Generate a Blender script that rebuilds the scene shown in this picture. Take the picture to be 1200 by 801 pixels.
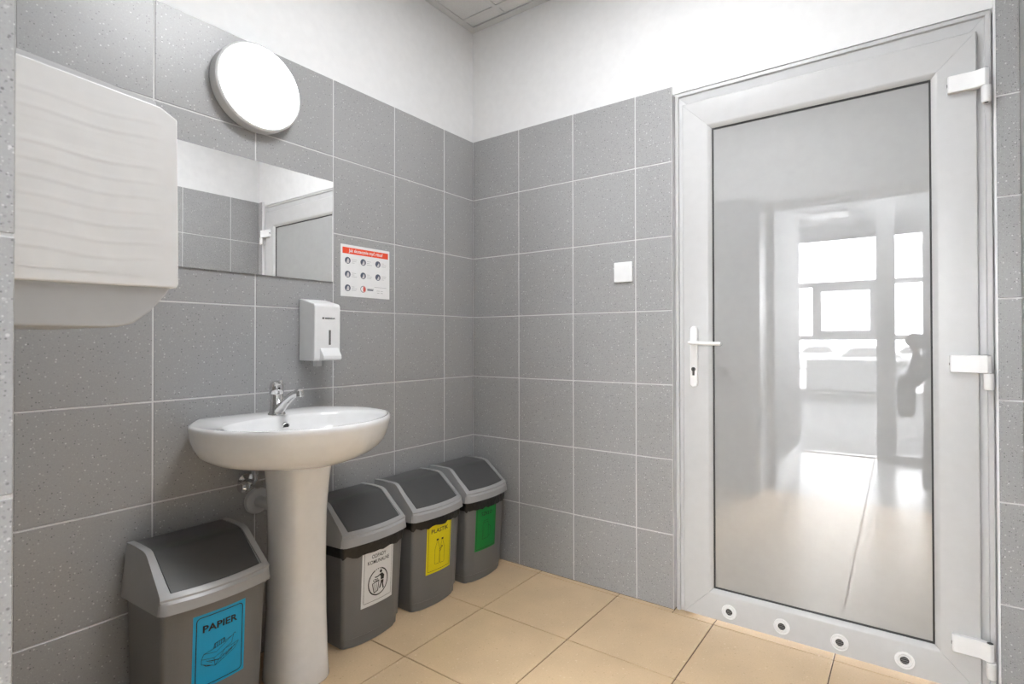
import bpy, bmesh, math, random
from mathutils import Vector, Matrix
random.seed(4)
for o in list(bpy.data.objects): bpy.data.objects.remove(o)
S = bpy.context.scene; COL = S.collection
sin, cos, pi = math.sin, math.cos, math.pi

# ---------------------------------------------------------------- camera (fitted to the tile joints; frame 1200 x 801)
FPX, PX, PY, YAW, PITCH, ROLL = 630.85, 630.68, 394.36, -0.6066, 0.0083, -0.002
CAM = Vector((1.8511, -2.0827, 1.0718))
fw = Vector((cos(PITCH)*sin(YAW), cos(PITCH)*cos(YAW), sin(PITCH)))
rt0 = Vector((cos(YAW), -sin(YAW), 0)); up0 = rt0.cross(fw)
rt = cos(ROLL)*rt0 + sin(ROLL)*up0; up = -sin(ROLL)*rt0 + cos(ROLL)*up0
cd = bpy.data.cameras.new('camera'); cam = bpy.data.objects.new('camera', cd); COL.objects.link(cam)
M = Matrix.Identity(4)
for i in range(3):
    M[i][0], M[i][1], M[i][2], M[i][3] = rt[i], up[i], -fw[i], CAM[i]
cam.matrix_world = M
cd.sensor_width = 36; cd.sensor_fit = 'HORIZONTAL'; cd.lens = FPX/1200*36
cd.shift_x = -(PX-600)/1200; cd.shift_y = (PY-400.5)/1200; cd.clip_start = 0.02
cd.dof.use_dof = True; cd.dof.focus_distance = 2.4; cd.dof.aperture_fstop = 8.0
S.camera = cam
# ---------------------------------------------------------------- sky, exposure, lamp strengths
w = bpy.data.worlds.new('overcast_sky'); S.world = w; w.use_nodes = True
w.node_tree.nodes['Background'].inputs[0].default_value = (.98, .995, 1.015, 1)
w.node_tree.nodes['Background'].inputs[1].default_value = 13.0
S.view_settings.view_transform = 'Standard'; S.view_settings.look = 'None'
S.view_settings.gamma = 1; S.view_settings.use_curve_mapping = False
S.view_settings.exposure = 1.17
CEIL_LAMP = 12.0      # washroom ceiling panels
WALL_LAMP = 3.0      # round wall lamp
HALL_FILL = 108.0     # unseen hall ceiling panels, added to light the washroom from behind

# ---------------------------------------------------------------- materials
MATS = {}
def mat(name, col, rough=.5, metal=0, emis=0, noise=0, nscale=30, ior=None, bump=0, coat=0):
    if name in MATS: return MATS[name]
    m = bpy.data.materials.new(name); m.use_nodes = True; nt = m.node_tree
    b = nt.nodes['Principled BSDF']
    if isinstance(col, (int, float)): col = (col, col, col)
    b.inputs['Base Color'].default_value = (*col, 1); b.inputs['Roughness'].default_value = rough
    b.inputs['Metallic'].default_value = metal
    if ior: b.inputs['IOR'].default_value = ior
    if coat: b.inputs['Coat Weight'].default_value = coat; b.inputs['Coat Roughness'].default_value = .05
    if emis:
        b.inputs['Emission Color'].default_value = (.975, .995, 1.02, 1); b.inputs['Emission Strength'].default_value = emis
    g = nt.nodes.new('ShaderNodeNewGeometry')
    n = nt.nodes.new('ShaderNodeTexNoise'); n.inputs['Scale'].default_value = nscale; n.inputs['Detail'].default_value = 4
    nt.links.new(g.outputs['Position'], n.inputs['Vector'])
    r = nt.nodes.new('ShaderNodeMapRange'); r.inputs['From Min'].default_value = .3; r.inputs['From Max'].default_value = .7
    r.inputs['To Min'].default_value = 1-(noise or .02); r.inputs['To Max'].default_value = 1+(noise or .02)
    nt.links.new(n.outputs['Fac'], r.inputs['Value'])
    v = nt.nodes.new('ShaderNodeVectorMath'); v.operation = 'SCALE'; v.inputs[0].default_value = col
    nt.links.new(r.outputs[0], v.inputs['Scale']); nt.links.new(v.outputs[0], b.inputs['Base Color'])
    if bump:
        bp = nt.nodes.new('ShaderNodeBump'); bp.inputs['Strength'].default_value = bump; bp.inputs['Distance'].default_value = .002
        nt.links.new(n.outputs['Fac'], bp.inputs['Height']); nt.links.new(bp.outputs[0], b.inputs['Normal'])
    MATS[name] = m; return m

def speckle_mat(name, col, dark, light, scale, rough, cloud=.05, dens=.42):
    m = bpy.data.materials.new(name); m.use_nodes = True; nt = m.node_tree; N = nt.nodes.new; L = nt.links.new
    b = nt.nodes['Principled BSDF']; b.inputs['Roughness'].default_value = rough
    g = N('ShaderNodeNewGeometry')
    n = N('ShaderNodeTexNoise'); n.inputs['Scale'].default_value = 220; n.inputs['Detail'].default_value = 3
    n2 = N('ShaderNodeTexNoise'); n2.inputs['Scale'].default_value = 6; n2.inputs['Detail'].default_value = 4
    L(g.outputs['Position'], n.inputs['Vector']); L(g.outputs['Position'], n2.inputs['Vector'])
    a = N('ShaderNodeMath'); a.operation = 'MULTIPLY_ADD'; a.inputs[1].default_value = .22; a.inputs[2].default_value = .89-cloud
    L(n.outputs['Fac'], a.inputs[0])
    a2 = N('ShaderNodeMath'); a2.operation = 'MULTIPLY_ADD'; a2.inputs[1].default_value = cloud*2
    L(n2.outputs['Fac'], a2.inputs[0]); L(a.outputs[0], a2.inputs[2])
    sc = N('ShaderNodeVectorMath'); sc.operation = 'SCALE'; sc.inputs[0].default_value = col; L(a2.outputs[0], sc.inputs['Scale'])
    prev = sc.outputs[0]
    for k, (c, s, th, pr) in enumerate(((dark, scale, .26, dens), (light, scale*.8, .25, dens), (light, scale*1.9, .3, dens*.7), (dark, scale*1.7, .3, dens*.7))):
        mp = N('ShaderNodeVectorMath'); mp.operation = 'ADD'; mp.inputs[1].default_value = (3.7*k, 1.3*k, 2.1*k)
        L(g.outputs['Position'], mp.inputs[0])
        v = N('ShaderNodeTexVoronoi'); v.inputs['Scale'].default_value = s; L(mp.outputs[0], v.inputs['Vector'])
        lt = N('ShaderNodeMapRange'); lt.inputs['From Min'].default_value = th; lt.inputs['From Max'].default_value = th*.6
        L(v.outputs['Distance'], lt.inputs['Value'])
        sx = N('ShaderNodeSeparateColor'); L(v.outputs['Color'], sx.inputs[0])
        cm = N('ShaderNodeMath'); cm.operation = 'LESS_THAN'; cm.inputs[1].default_value = pr; L(sx.outputs[0], cm.inputs[0])
        mu = N('ShaderNodeMath'); mu.operation = 'MULTIPLY'; L(lt.outputs[0], mu.inputs[0]); L(cm.outputs[0], mu.inputs[1])
        mu2 = N('ShaderNodeMath'); mu2.operation = 'MULTIPLY'; L(mu.outputs[0], mu2.inputs[0]); L(sx.outputs[1], mu2.inputs[1])
        mx = N('ShaderNodeMix'); mx.data_type = 'RGBA'; L(mu2.outputs[0], mx.inputs['Factor'])
        L(prev, mx.inputs['A']); mx.inputs['B'].default_value = (*c, 1); prev = mx.outputs['Result']
    L(prev, b.inputs['Base Color'])
    MATS[name] = m; return m

def thin_glass(name, refl=.08, tint=.95):
    m = bpy.data.materials.new(name); m.use_nodes = True; nt = m.node_tree; nt.nodes.clear(); N = nt.nodes.new
    o = N('ShaderNodeOutputMaterial'); mx = N('ShaderNodeMixShader'); t = N('ShaderNodeBsdfTransparent'); g = N('ShaderNodeBsdfGlossy')
    t.inputs[0].default_value = (tint, tint, tint, 1); g.inputs['Roughness'].default_value = .01
    f = N('ShaderNodeFresnel'); f.inputs[0].default_value = 1.5
    nt.links.new(f.outputs[0], mx.inputs[0]); nt.links.new(t.outputs[0], mx.inputs[1]); nt.links.new(g.outputs[0], mx.inputs[2])
    nt.links.new(mx.outputs[0], o.inputs[0]); MATS[name] = m; return m

g3 = lambda a: (a, a, a)
TILE = speckle_mat('grey_speckled_tile', g3(.345), g3(.15), g3(.62), 125, .33, .05, .5)
FTILE = speckle_mat('beige_floor_tile', (.66, .485, .30), (.54, .38, .22), (.76, .60, .42), 75, .30, .14, .2)
FTILE2 = speckle_mat('pale_hall_floor_tile', g3(.36), g3(.30), g3(.42), 60, .25, .08, .3)
PAINT = mat('white_wall_paint', .78, .6)
GROUT = mat('white_grout', .66, .7)
FGROUT = mat('brown_floor_grout', (.12, .075, .045), .8)
FRAME = mat('grey_door_plastic', .53, .32)
FRAME_D = mat('grey_frame_shadow_lip', .40, .35)
RUB = mat('black_gasket', .02, .5)
PANE = mat('milky_grey_pane', .37, .0, ior=2.35)
WPL = mat('white_plastic', .82, .28)
HPL = mat('white_hinge_plastic', .80, .3)
CER = mat('white_ceramic', .84, .08, coat=.3)
CHR = mat('chrome', .75, .08, metal=1)
CHD = mat('dark_hole', .02, .3)
BIN = mat('bin_grey_plastic', .175, .33, noise=.03, nscale=300)
LID = mat('bin_silver_plastic', .36, .3)
FLAP = mat('bin_dark_flap', .075, .28)
LINER = mat('black_bin_liner', .012, .3, noise=.3, nscale=60, bump=1)
MIR = mat('mirror_silver', .93, .0, metal=1)
CPAN = mat('ceiling_panel_board', .66, .8, noise=.05, nscale=200)
CBAR = mat('ceiling_grid_metal', .62, .5)
CARP = mat('grey_carpet', .26, .95, noise=.12, nscale=120)
ALU = mat('grey_aluminium_frame', .42, .4)
INK = mat('black_print', .012, .5)
DGLASS = thin_glass('window_glass')

# ---------------------------------------------------------------- mesh helpers
def link(name, me, m=None, parent=None, smooth=False):
    o = bpy.data.objects.new(name, me); COL.objects.link(o)
    if m: me.materials.append(m)
    if parent: o.parent = parent
    if smooth:
        for p in me.polygons: p.use_smooth = True
    return o
def poly(name, vs, fs, m=None, parent=None, smooth=False, loc=None):
    me = bpy.data.meshes.new(name); me.from_pydata([tuple(v) for v in vs], [], fs); me.update()
    bm = bmesh.new(); bm.from_mesh(me); bmesh.ops.remove_doubles(bm, verts=bm.verts, dist=1e-6)
    bmesh.ops.recalc_face_normals(bm, faces=bm.faces); bm.to_mesh(me); bm.free()
    o = link(name, me, m, parent, smooth)
    return o
def tag(o, label, cat, group=None, kind=None):
    o['label'] = label; o['category'] = cat
    if group: o['group'] = group
    if kind: o['kind'] = kind
    return o
def empty(name, loc, label, cat, group=None, kind=None):
    o = bpy.data.objects.new(name, None); COL.objects.link(o); o.location = loc; o.empty_display_size = .05
    o.matrix_world = Matrix.Translation(loc)
    return tag(o, label, cat, group, kind)
def box_me(name, a, b, bev=0, seg=2):
    bm = bmesh.new(); bmesh.ops.create_cube(bm, size=1)
    for v in bm.verts:
        v.co = Vector([(a[i]+b[i])/2 + v.co[i]*(b[i]-a[i]) for i in range(3)])
    if bev: bmesh.ops.bevel(bm, geom=list(bm.edges), offset=bev, segments=seg, affect='EDGES', profile=.5)
    me = bpy.data.meshes.new(name); bm.to_mesh(me); bm.free(); return me
def box(name, a, b, m, parent=None, bev=0, seg=2):
    return link(name, box_me(name, a, b, bev, seg), m, parent, smooth=False)
class MB:
    def __init__(s): s.v = []; s.f = []
    def add(s, vs, fs):
        k = len(s.v); s.v += [tuple(v) for v in vs]; s.f += [tuple(i+k for i in f) for f in fs]
    def box(s, a, b):
        vs = [(x, y, z) for x in (a[0], b[0]) for y in (a[1], b[1]) for z in (a[2], b[2])]
        s.add(vs, [(0,1,3,2), (4,6,7,5), (0,4,5,1), (2,3,7,6), (0,2,6,4), (1,5,7,3)])
    def rings(s, rs, cap0=True, cap1=True):
        n = len(rs[0]); vs = [p for r in rs for p in r]; fs = []
        for i in range(len(rs)-1):
            for j in range(n): fs.append((i*n+j, i*n+(j+1) % n, (i+1)*n+(j+1) % n, (i+1)*n+j))
        if cap0: fs.append(tuple(range(n)))
        if cap1: fs.append(tuple((len(rs)-1)*n+j for j in range(n)))
        s.add(vs, fs)
    def tube(s, pts, rad, n=12, flat=None):
        rs = []; P = [Vector(p) for p in pts]
        if not isinstance(rad, (list, tuple)): rad = [rad]*len(P)
        for i, p in enumerate(P):
            d = (P[min(i+1, len(P)-1)]-P[max(i-1, 0)]).normalized()
            a = Vector((0, 0, 1)) if abs(d.z) < .9 else Vector((1, 0, 0))
            u = d.cross(a).normalized(); v = u.cross(d)
            rs.append([p+(u*cos(2*pi*k/n)+v*sin(2*pi*k/n)*(flat or 1))*rad[i] for k in range(n)])
        s.rings(rs)
    def lathe(s, c, ax, prof, n=32):      # prof: (r, h) along axis
        ax = Vector(ax).normalized(); a = Vector((0, 0, 1)) if abs(ax.z) < .9 else Vector((1, 0, 0))
        u = ax.cross(a).normalized(); v = ax.cross(u); c = Vector(c)
        s.rings([[c+ax*h+(u*cos(2*pi*k/n)+v*sin(2*pi*k/n))*max(r, 1e-5) for k in range(n)] for r, h in prof])
    def build(s, name, m, parent=None, smooth=False, auto=True, bev=0):
        o = poly(name, s.v, s.f, m, parent, smooth)
        if smooth and auto:
            me = o.data; me.set_sharp_from_angle(angle=math.radians(38))
        if bev: bevel(o, bev)
        return o
def bevel(o, wd, seg=3, ang=35, shade=True):
    b = o.modifiers.new('bevel', 'BEVEL'); b.width = wd; b.segments = seg; b.limit_method = 'ANGLE'; b.angle_limit = math.radians(ang)
    if shade:
        for p in o.data.polygons: p.use_smooth = True
        b.harden_normals = True
    return o
def off(o, root):   # children are modelled in world coordinates: undo the parent's place
    o.matrix_parent_inverse = root.matrix_world.inverted(); return o
def attach(root, *obs):
    for o in obs: o.parent = root; o.matrix_parent_inverse = root.matrix_world.inverted()

# flat print: polygons in (a, b) coordinates, mapped by a function to 3D
def text_poly(s, size, bold=0):
    cu = bpy.data.curves.new('t', 'FONT'); cu.body = s; cu.size = size; cu.align_x = 'CENTER'; cu.offset = bold; cu.resolution_u = 3
    o = bpy.data.objects.new('t', cu); COL.objects.link(o)
    dg = bpy.context.evaluated_depsgraph_get(); me = bpy.data.meshes.new_from_object(o.evaluated_get(dg))
    vs = [(v.co.x, v.co.y) for v in me.vertices]; fs = [tuple(p.vertices) for p in me.polygons]
    bpy.data.objects.remove(o); bpy.data.curves.remove(cu); bpy.data.meshes.remove(me)
    return vs, fs
class Print:
    def __init__(s): s.v = []; s.f = []
    def add(s, vs, fs):
        k = len(s.v); s.v += vs; s.f += [tuple(i+k for i in f) for f in fs]
    def rect(s, a0, b0, a1, b1): s.add([(a0,b0),(a1,b0),(a1,b1),(a0,b1)], [(0,1,2,3)])
    def poly(s, pts): s.add(list(pts), [tuple(range(len(pts)))])
    def disc(s, a, b, ra, rb=None, n=24): s.poly([(a+ra*cos(2*pi*k/n), b+(rb or ra)*sin(2*pi*k/n)) for k in range(n)])
    def line(s, pts, w, closed=False):
        sub = []
        for i in range(len(pts) if closed else len(pts)-1):
            a, b = pts[i], pts[(i+1) % len(pts)]; m_ = max(1, int(math.hypot(b[0]-a[0], b[1]-a[1])/.009))
            sub += [(a[0]+(b[0]-a[0])*j/m_, a[1]+(b[1]-a[1])*j/m_) for j in range(m_)]
        if not closed: sub.append(tuple(pts[-1]))
        pts = sub
        n = len(pts); P = [Vector((*p, 0)).to_2d() for p in pts]
        L, R = [], []
        for i in range(n):
            pa = P[(i-1) % n] if closed or i > 0 else P[i]; pb = P[(i+1) % n] if closed or i < n-1 else P[i]
            d1 = (P[i]-pa); d2 = (pb-P[i]); d1 = d1.normalized() if d1.length > 1e-9 else d2.normalized(); d2 = d2.normalized() if d2.length > 1e-9 else d1
            t = (d1+d2); t = t.normalized() if t.length > 1e-6 else d1
            nn = Vector((-t.y, t.x)); k = 1/max(.5, abs(nn.dot(Vector((-d1.y, d1.x)))))
            L.append(tuple(P[i]+nn*w/2*k)); R.append(tuple(P[i]-nn*w/2*k))
        fs = [(i, (i+1) % n, n+(i+1) % n, n+i) for i in range(n if closed else n-1)]
        s.add(L+R, fs)
    def ell(s, a, b, ra, rb, w, t0=0, t1=2*pi, n=28):
        cl = abs(t1-t0-2*pi) < 1e-6
        s.line([(a+ra*cos(t0+(t1-t0)*k/n), b+rb*sin(t0+(t1-t0)*k/n)) for k in range(n if cl else n+1)], w, cl)
    def rrect(s, a0, b0, a1, b1, r, w):
        pts = []
        for cx, cy, q in ((a1-r, b1-r, 0), (a0+r, b1-r, 1), (a0+r, b0+r, 2), (a1-r, b0+r, 3)):
            pts += [(cx+r*cos(pi/2*(q+k/4)), cy+r*sin(pi/2*(q+k/4))) for k in range(5)]
        s.line(pts, w, True)
    def text(s, t, a, b, width, size=None, bold=.0):
        vs, fs = text_poly(t, 1, bold); xs = [v[0] for v in vs]; k = width/(max(xs)-min(xs)); m = (max(xs)+min(xs))/2
        ky = (size or k)
        s.add([(a+(x-m)*k, b+y*ky) for x, y in vs], fs)
    def build(s, name, fn, m, parent=None):
        me = bpy.data.meshes.new(name); me.from_pydata([tuple(fn(a, b)) for a, b in s.v], [], s.f); me.update()
        return link(name, me, m, parent)

# ---------------------------------------------------------------- the room shell
ZT = 2.095; TH = .3; CEIL = 2.665; W = 2.115
YB = -1.917          # inner face of the wall beside the entrance
YO = -2.25           # outer face of that wall
JG = .0022           # half of a joint
tile_cache = {}
def tile(du, dz, axis, m, th=.008, bev=.0011):
    k = (round(du, 4), round(dz, 4), axis, m.name)
    if k not in tile_cache:
        if axis == 'x': a, b = (-th, -du/2, -dz/2), (0, du/2, dz/2)
        elif axis == 'y': a, b = (-du/2, -th, -dz/2), (du/2, 0, dz/2)
        else: a, b = (-du/2, -dz/2, -th), (du/2, dz/2, 0)
        me = box_me('tile', a, b, bev, 1); me.materials.append(m); tile_cache[k] = me
    return tile_cache[k]
def put(me, name, loc, parent, rz=0):
    o = bpy.data.objects.new(name, me); COL.objects.link(o); o.location = loc; o.rotation_euler = (0, 0, rz); o.parent = parent; return o
def rows(z0=0):
    r = []
    for k in range(7):
        hi = ZT-TH*k - (JG if k else 0); lo = ZT-TH*(k+1)+JG
        r.append((max(lo, z0+.001), hi))
    return r
def tiled(parent, axis, edges, const, rz, depth=1, zrows=None):
    """tiles between consecutive edges; axis 'x' -> plane x=const running in y, 'y' -> plane y=const running in x"""
    for e0, e1, j0, j1 in edges:
        for lo, hi in (zrows or rows()):
            u0, u1 = e0+(JG if j0 else 0), e1-(JG if j1 else 0)
            loc = (const, (u0+u1)/2, (lo+hi)/2) if axis == 'x' else ((u0+u1)/2, const, (lo+hi)/2)
            put(tile(u1-u0, hi-lo, axis, TILE), 'tile', loc, parent, rz)
def struct(name, a, b, m, label, cat):
    o = box(name, a, b, m); return tag(o, label, cat, kind='structure')

# left wall (mirror wall), plane x = 0
wl = struct('wall_left', (-.15, YO, 0), (-.009, .009, CEIL+.05), PAINT, 'grey tiled wall with white paint above, behind the washbasin and mirror', 'wall')
box('grout', (-.0095, YB+.001, 0), (-.0016, -.0005, ZT-.002), GROUT, wl)
ly = [0, -.2085] + [-.2085-.3031*k for k in range(1, 6)] + [YB]
tiled(wl, 'x', [(ly[i+1], ly[i], i+1 < len(ly)-1, i > 0) for i in range(len(ly)-1)], 0, 0)
# door wall, plane y = 0
wd = MB(); wd.box((-.15, .009, 0), (1.0645, .2, CEIL+.05)); wd.box((2.056, .009, 0), (W+.15, .2, CEIL+.05)); wd.box((1.0645, .009, 2.066), (2.056, .2, CEIL+.05))
wd = tag(wd.build('wall_back', PAINT), 'grey tiled wall with white paint above, holding the glazed door', 'wall', kind='structure')
box('grout', (.0005, .0016, 0), (1.0615, .0095, ZT-.002), GROUT, wd)
box('grout', (2.0585, .0016, 0), (W-.0005, .0095, ZT-.002), GROUT, wd)
dx = [0, .2924, .5975, .9026, 1.0629]
tiled(wd, 'y', [(dx[i], dx[i+1], i > 0, i < 3) for i in range(4)], 0, pi)
tiled(wd, 'y', [(2.0615, W, False, False)], 0, pi)
# right wall, seen only in the mirror, plane x = W
wr = struct('wall_right', (W+.009, YB-.33, 0), (W+.15, .009, CEIL+.05), PAINT, 'grey tiled wall seen in the mirror, white paint above', 'wall')
box('grout', (W+.0016, YB, 0), (W+.0095, -.0005, ZT-.002), GROUT, wr)
ry = [0, -.198] + [-.198-.305*k for k in range(1, 6)] + [YB]
tiled(wr, 'x', [(ry[i+1], ry[i], i+1 < len(ry)-1, i > 0) for i in range(len(ry)-1)], W, pi)
# entrance wall: pier from x=0 to x=1 beside the camera, lintel above the opening
wf = MB(); wf.box((-.009, YO, 0), (.991, YB-.009, CEIL+.05)); wf.box((.991, YO, 2.045), (W+.15, YB-.009, CEIL+.05))
wf = tag(wf.build('wall_front', PAINT), 'tiled wall pier beside the entrance opening, its edge blurred at the left of the photo', 'wall', kind='structure')
g = MB(); g.box((.0005, YB-.0095, 0), (.9905, YB-.0016, ZT-.002)); g.box((.9905, YO+.012, 0), (.9984, YB-.0016, 2.043)); g.build('grout', GROUT, wf)
tiled(wf, 'y', [(.0, .085, False, True), (.085, .39, True, True), (.39, .695, True, True), (.695, .9915, True, False)], YB, 0)
rz2 = [(max(lo, .001), min(hi, 2.043)) for lo, hi in rows()]
tiled(wf, 'x', [(YO+.02, YB, False, False)], 1.0, 0, zrows=rz2)
# white corner strips
tag(box('trim_1', (1.0617, -.0012, 0), (1.0640, .012, ZT), mat('trim_grey', .55, .4)), 'thin edge strip of the tiles left of the door', 'trim', kind='structure')
tag(box('trim_2', (2.0565, -.0015, 0), (2.0613, .012, ZT), WPL), 'thin white edge strip of the tiles right of the door', 'trim', kind='structure')
tag(box('trim_3', (1.0, YO-.004, 0), (1.012, YO+.02, 2.045), WPL), 'white corner strip where the entrance pier meets the hall', 'trim', kind='structure')

# floor: sub-floor in grout colour and single tiles
FX, FS = .0223, .4015
fl = struct('floor', (-.05, -3.7, -.06), (3.4, .2, -.0035), FGROUT, 'floor of square beige ceramic tiles with brown joints', 'floor')
fxs = [0.0005] + [FX+FS*k for k in range(0, 6) if FX+FS*k < W] + [W]
fys = [.09, -.0268] + [-.4267-FS*k for k in range(0, 4)] + [-2.0327]
fj = .0019
fys = [.09, -.0268, -.4267, -.8282, -1.2297, -1.6312, -2.0327]
def ftile(x0, x1, y0, y1, m, nm='tile'):
    put(tile(x1-x0, y1-y0, 'z', m, .006, .0012), nm, ((x0+x1)/2, (y0+y1)/2, 0), fl)
for i in range(len(fxs)-1):
    for j in range(len(fys)-1):
        x0, x1 = fxs[i]+fj, fxs[i+1]-fj; y1, y0 = fys[j]-fj, fys[j+1]+fj
        if j == 0:
            y1 = -.0006
            if x1 > 1.07 and x0 < 2.05:
                ftile(max(x0, 1.068), min(x1, 2.054), y0, .16, FTILE)
                if x0 > 1.062: continue
                x1 = 1.0645

        if j == len(fys)-2 and x1 < 1.0: y0 = max(y0, YB)
        if j == len(fys)-2: y0 = max(y0, -2.0327+fj)
        if x1-x0 > .008: ftile(x0, x1, y0, y1, FTILE)
# hall tiles (pale) in the same grid, as far as the carpet
hx = [FX+FS*k for k in range(2, 9)]; hy = [-2.0327-FS*k for k in range(0, 5)]
for i in range(len(hx)-1):
    for j in range(len(hy)-1):
        x0, x1 = hx[i]+fj, hx[i+1]-fj; y1, y0 = hy[j]-fj, hy[j+1]+fj
        if j == 0 : x0 = max(x0, 1.013); x1 = min(x1, W)
        if x0 < 1.04: x0 = 1.05
        if x1-x0 > .01: ftile(x0, x1, y0, y1, FTILE2)

# ceiling: suspended grid
ce = struct('ceiling', (-.15, YO, CEIL+.06), (W+.15, .2, CEIL+.12), PAINT, 'suspended ceiling of square boards in a metal grid', 'ceiling')
bars = MB()
cz = CEIL
for a, b in (((0-.008, YB, cz), (.03, 0.008, cz+.003)), ((.03, -.03, cz), (W-.03, .008, cz+.003)), ((W-.03, YB-.008, cz), (W+.008, .008, cz+.003)), ((.03, YB-.008, cz), (W-.03, YB+.03, cz+.003))):
    bars.box(a, b)
bars.build('wall_angle', CBAR, ce)
ys = [-.095-.6*k for k in range(4)]; xs = [.226+.6*k for k in range(4)]
for y in ys: box('grid_bar', (.03, y-.012, cz+.0005), (W-.03, y+.012, cz+.004), CBAR, ce)
yed = [-.0]+ys
for i, y1 in enumerate([-.028]+ys):
    y0 = (ys+[YB])[i]
    for x in xs: box('grid_bar', (x-.012, y0+.012, cz+.001), (x+.012, y1-.012, cz+.004), CBAR, ce)
    xe = [.0]+xs+[W]
    for k in range(len(xe)-1):
        if i == 2 and k in (2,): continue      # lamp panel
        box('ceiling_board', (xe[k]+.002, max(y0, YB)+.002, cz+.006), (xe[k+1]-.002, y1-.002, cz+.018), CPAN, ce)
# recessed ceiling lamp
cl = empty('ceiling_lamp', (1.126, -.995, cz), 'square recessed light panel in the washroom ceiling, outside the view', 'lamp')
fr = MB()
for a, b in (((.826, -1.295, cz-.004), (1.426, -1.275, cz+.02)), ((.826, -.715, cz-.004), (1.426, -.695, cz+.02)), ((.826, -1.275, cz-.004), (.846, -.715, cz+.02)), ((1.406, -1.275, cz-.004), (1.426, -.715, cz+.02))): fr.box(a, b)
attach(cl, fr.build('lamp_frame', WPL), box('diffuser', (.846, -1.275, cz), (1.406, -.715, cz+.01), mat('ceiling_lamp_light', .8, .5, emis=CEIL_LAMP)))

# ---------------------------------------------------------------- the glazed door
dr = empty('door_1', (1.56, 0.03, 0), 'grey plastic door with one tall reflecting pane and ventilation rings', 'door', kind='structure')
def ring_parts(x0, x1, z0, z1, prof, m, names, parent, nobottom=False, R=None):
    C = lambda d: [(x0+d, z0+(0 if nobottom else d)), (x1-d, z0+(0 if nobottom else d)), (x1-d, z1-d), (x0+d, z1-d)]
    for k in range(4):
        if nobottom and k == 0: continue
        vs = []; n = len(prof)
        for q in (k, (k+1) % 4):
            for d, y in prof: cx, cz_ = C(d)[q]; vs.append(Vector((cx, y, cz_)))
        if R: vs = [R(v) for v in vs]
        fs = [(i, (i+1) % n, n+(i+1) % n, n+i) for i in range(n)] + [tuple(range(n)), tuple(range(n, 2*n))]
        o = poly(names[k % 2], vs, fs, m, parent); bevel(o, .0008, 1)
        attach(parent, o)
# fixed frame, recessed
fp = [(0, .10), (0, .012), (.003, .009), (.014, .009), (.016, .016), (.05, .020), (.052, .10)]
ring_parts(1.0715, 2.0525, 0.0, 2.064, fp, FRAME, ('head', 'jamb'), dr, True)
HX, HY = 2.035, .010
th = .008
def R(v):
    dxx, dyy = v[0]-HX, v[1]-HY
    return Vector((HX+dxx*cos(th)-dyy*sin(th), HY+dxx*sin(th)+dyy*cos(th), v[2]))
lp = [(0, .060), (0, .003), (.003, 0), (.096, 0), (.101, .002), (.1125, .012), (.1135, .018), (.1135, .060)]
LX0, LX1, LZ0, LZ1 = 1.108, 2.018, .010, 2.006
ring_parts(LX0, LX1, LZ0, LZ1, lp, FRAME, ('rail', 'stile'), dr, False, R)
gp = [(.1115, .03), (.1115, .0135), (.1180, .0145), (.1180, .03)]
ring_parts(LX0, LX1, LZ0, LZ1, gp, RUB, ('gasket', 'gasket'), dr, False, R)
def leaf(o):
    for v in o.data.vertices: v.co = R(v.co)
    attach(dr, o); return o
pn = leaf(box('glass_pane', (LX0+.113, .018, LZ0+.113), (LX1-.113, .042, LZ1-.113), PANE)); pn['label'] = 'tall milky grey pane mirroring the hall and windows'
# dark slot between leaf and frame
leaf(box('leaf_rebate', (LX0+.012, .0605, LZ0+.004), (LX1-.012, .075, LZ1-.012), mat('rebate', .1, .6)))
# handle
hd = MB(); cx, z0, z1, hw = 1.1535, .893, 1.130, .0150
pts = [(cx+hw*cos(t), z1-hw+hw*sin(t)) for t in [pi*k/12 for k in range(13)]] + [(cx+hw*cos(t), z0+hw+hw*sin(t)) for t in [pi+pi*k/12 for k in range(13)]]
hd.rings([[(x, 0, z) for x, z in pts], [(x, -.008, z) for x, z in pts], [(cx+(x-cx)*.86, -.0105, z+(.0018 if z < 1 else -.0018)) for x, z in pts]])
hb = hd.build('handle_plate', HPL, smooth=True); leaf(hb)
lv = MB(); lv.tube([(cx, -.008, 1.064), (cx, -.045, 1.064)], .0085, 16)
lv.tube([(cx-.006, -.050, 1.065), (cx+.004, -.052, 1.065), (cx+.02, -.054, 1.064), (cx+.06, -.054, 1.062), (cx+.115, -.052, 1.0605), (cx+.1165, -.052, 1.0605)], [.0075, .0092, .0095, .009, .0085, .006], 16, .8)
lo_ = leaf(lv.build('lever', HPL, smooth=True))
kc = MB(); kc.lathe((cx, -.0105, .962), (0, -1, 0), [(.0001, 0), (.0085, 0), (.0085, .003), (.0065, .0032), (.0001, .0032)], 20)
kc.box((cx-.004, -.0132, .938), (cx+.004, -.0105, .956)); leaf(kc.build('lock_cylinder', CHR, smooth=True))
ks = MB(); ks.box((cx-.001, -.0142, .957), (cx+.001, -.0136, .966)); leaf(ks.build('keyhole', CHD))
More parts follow.
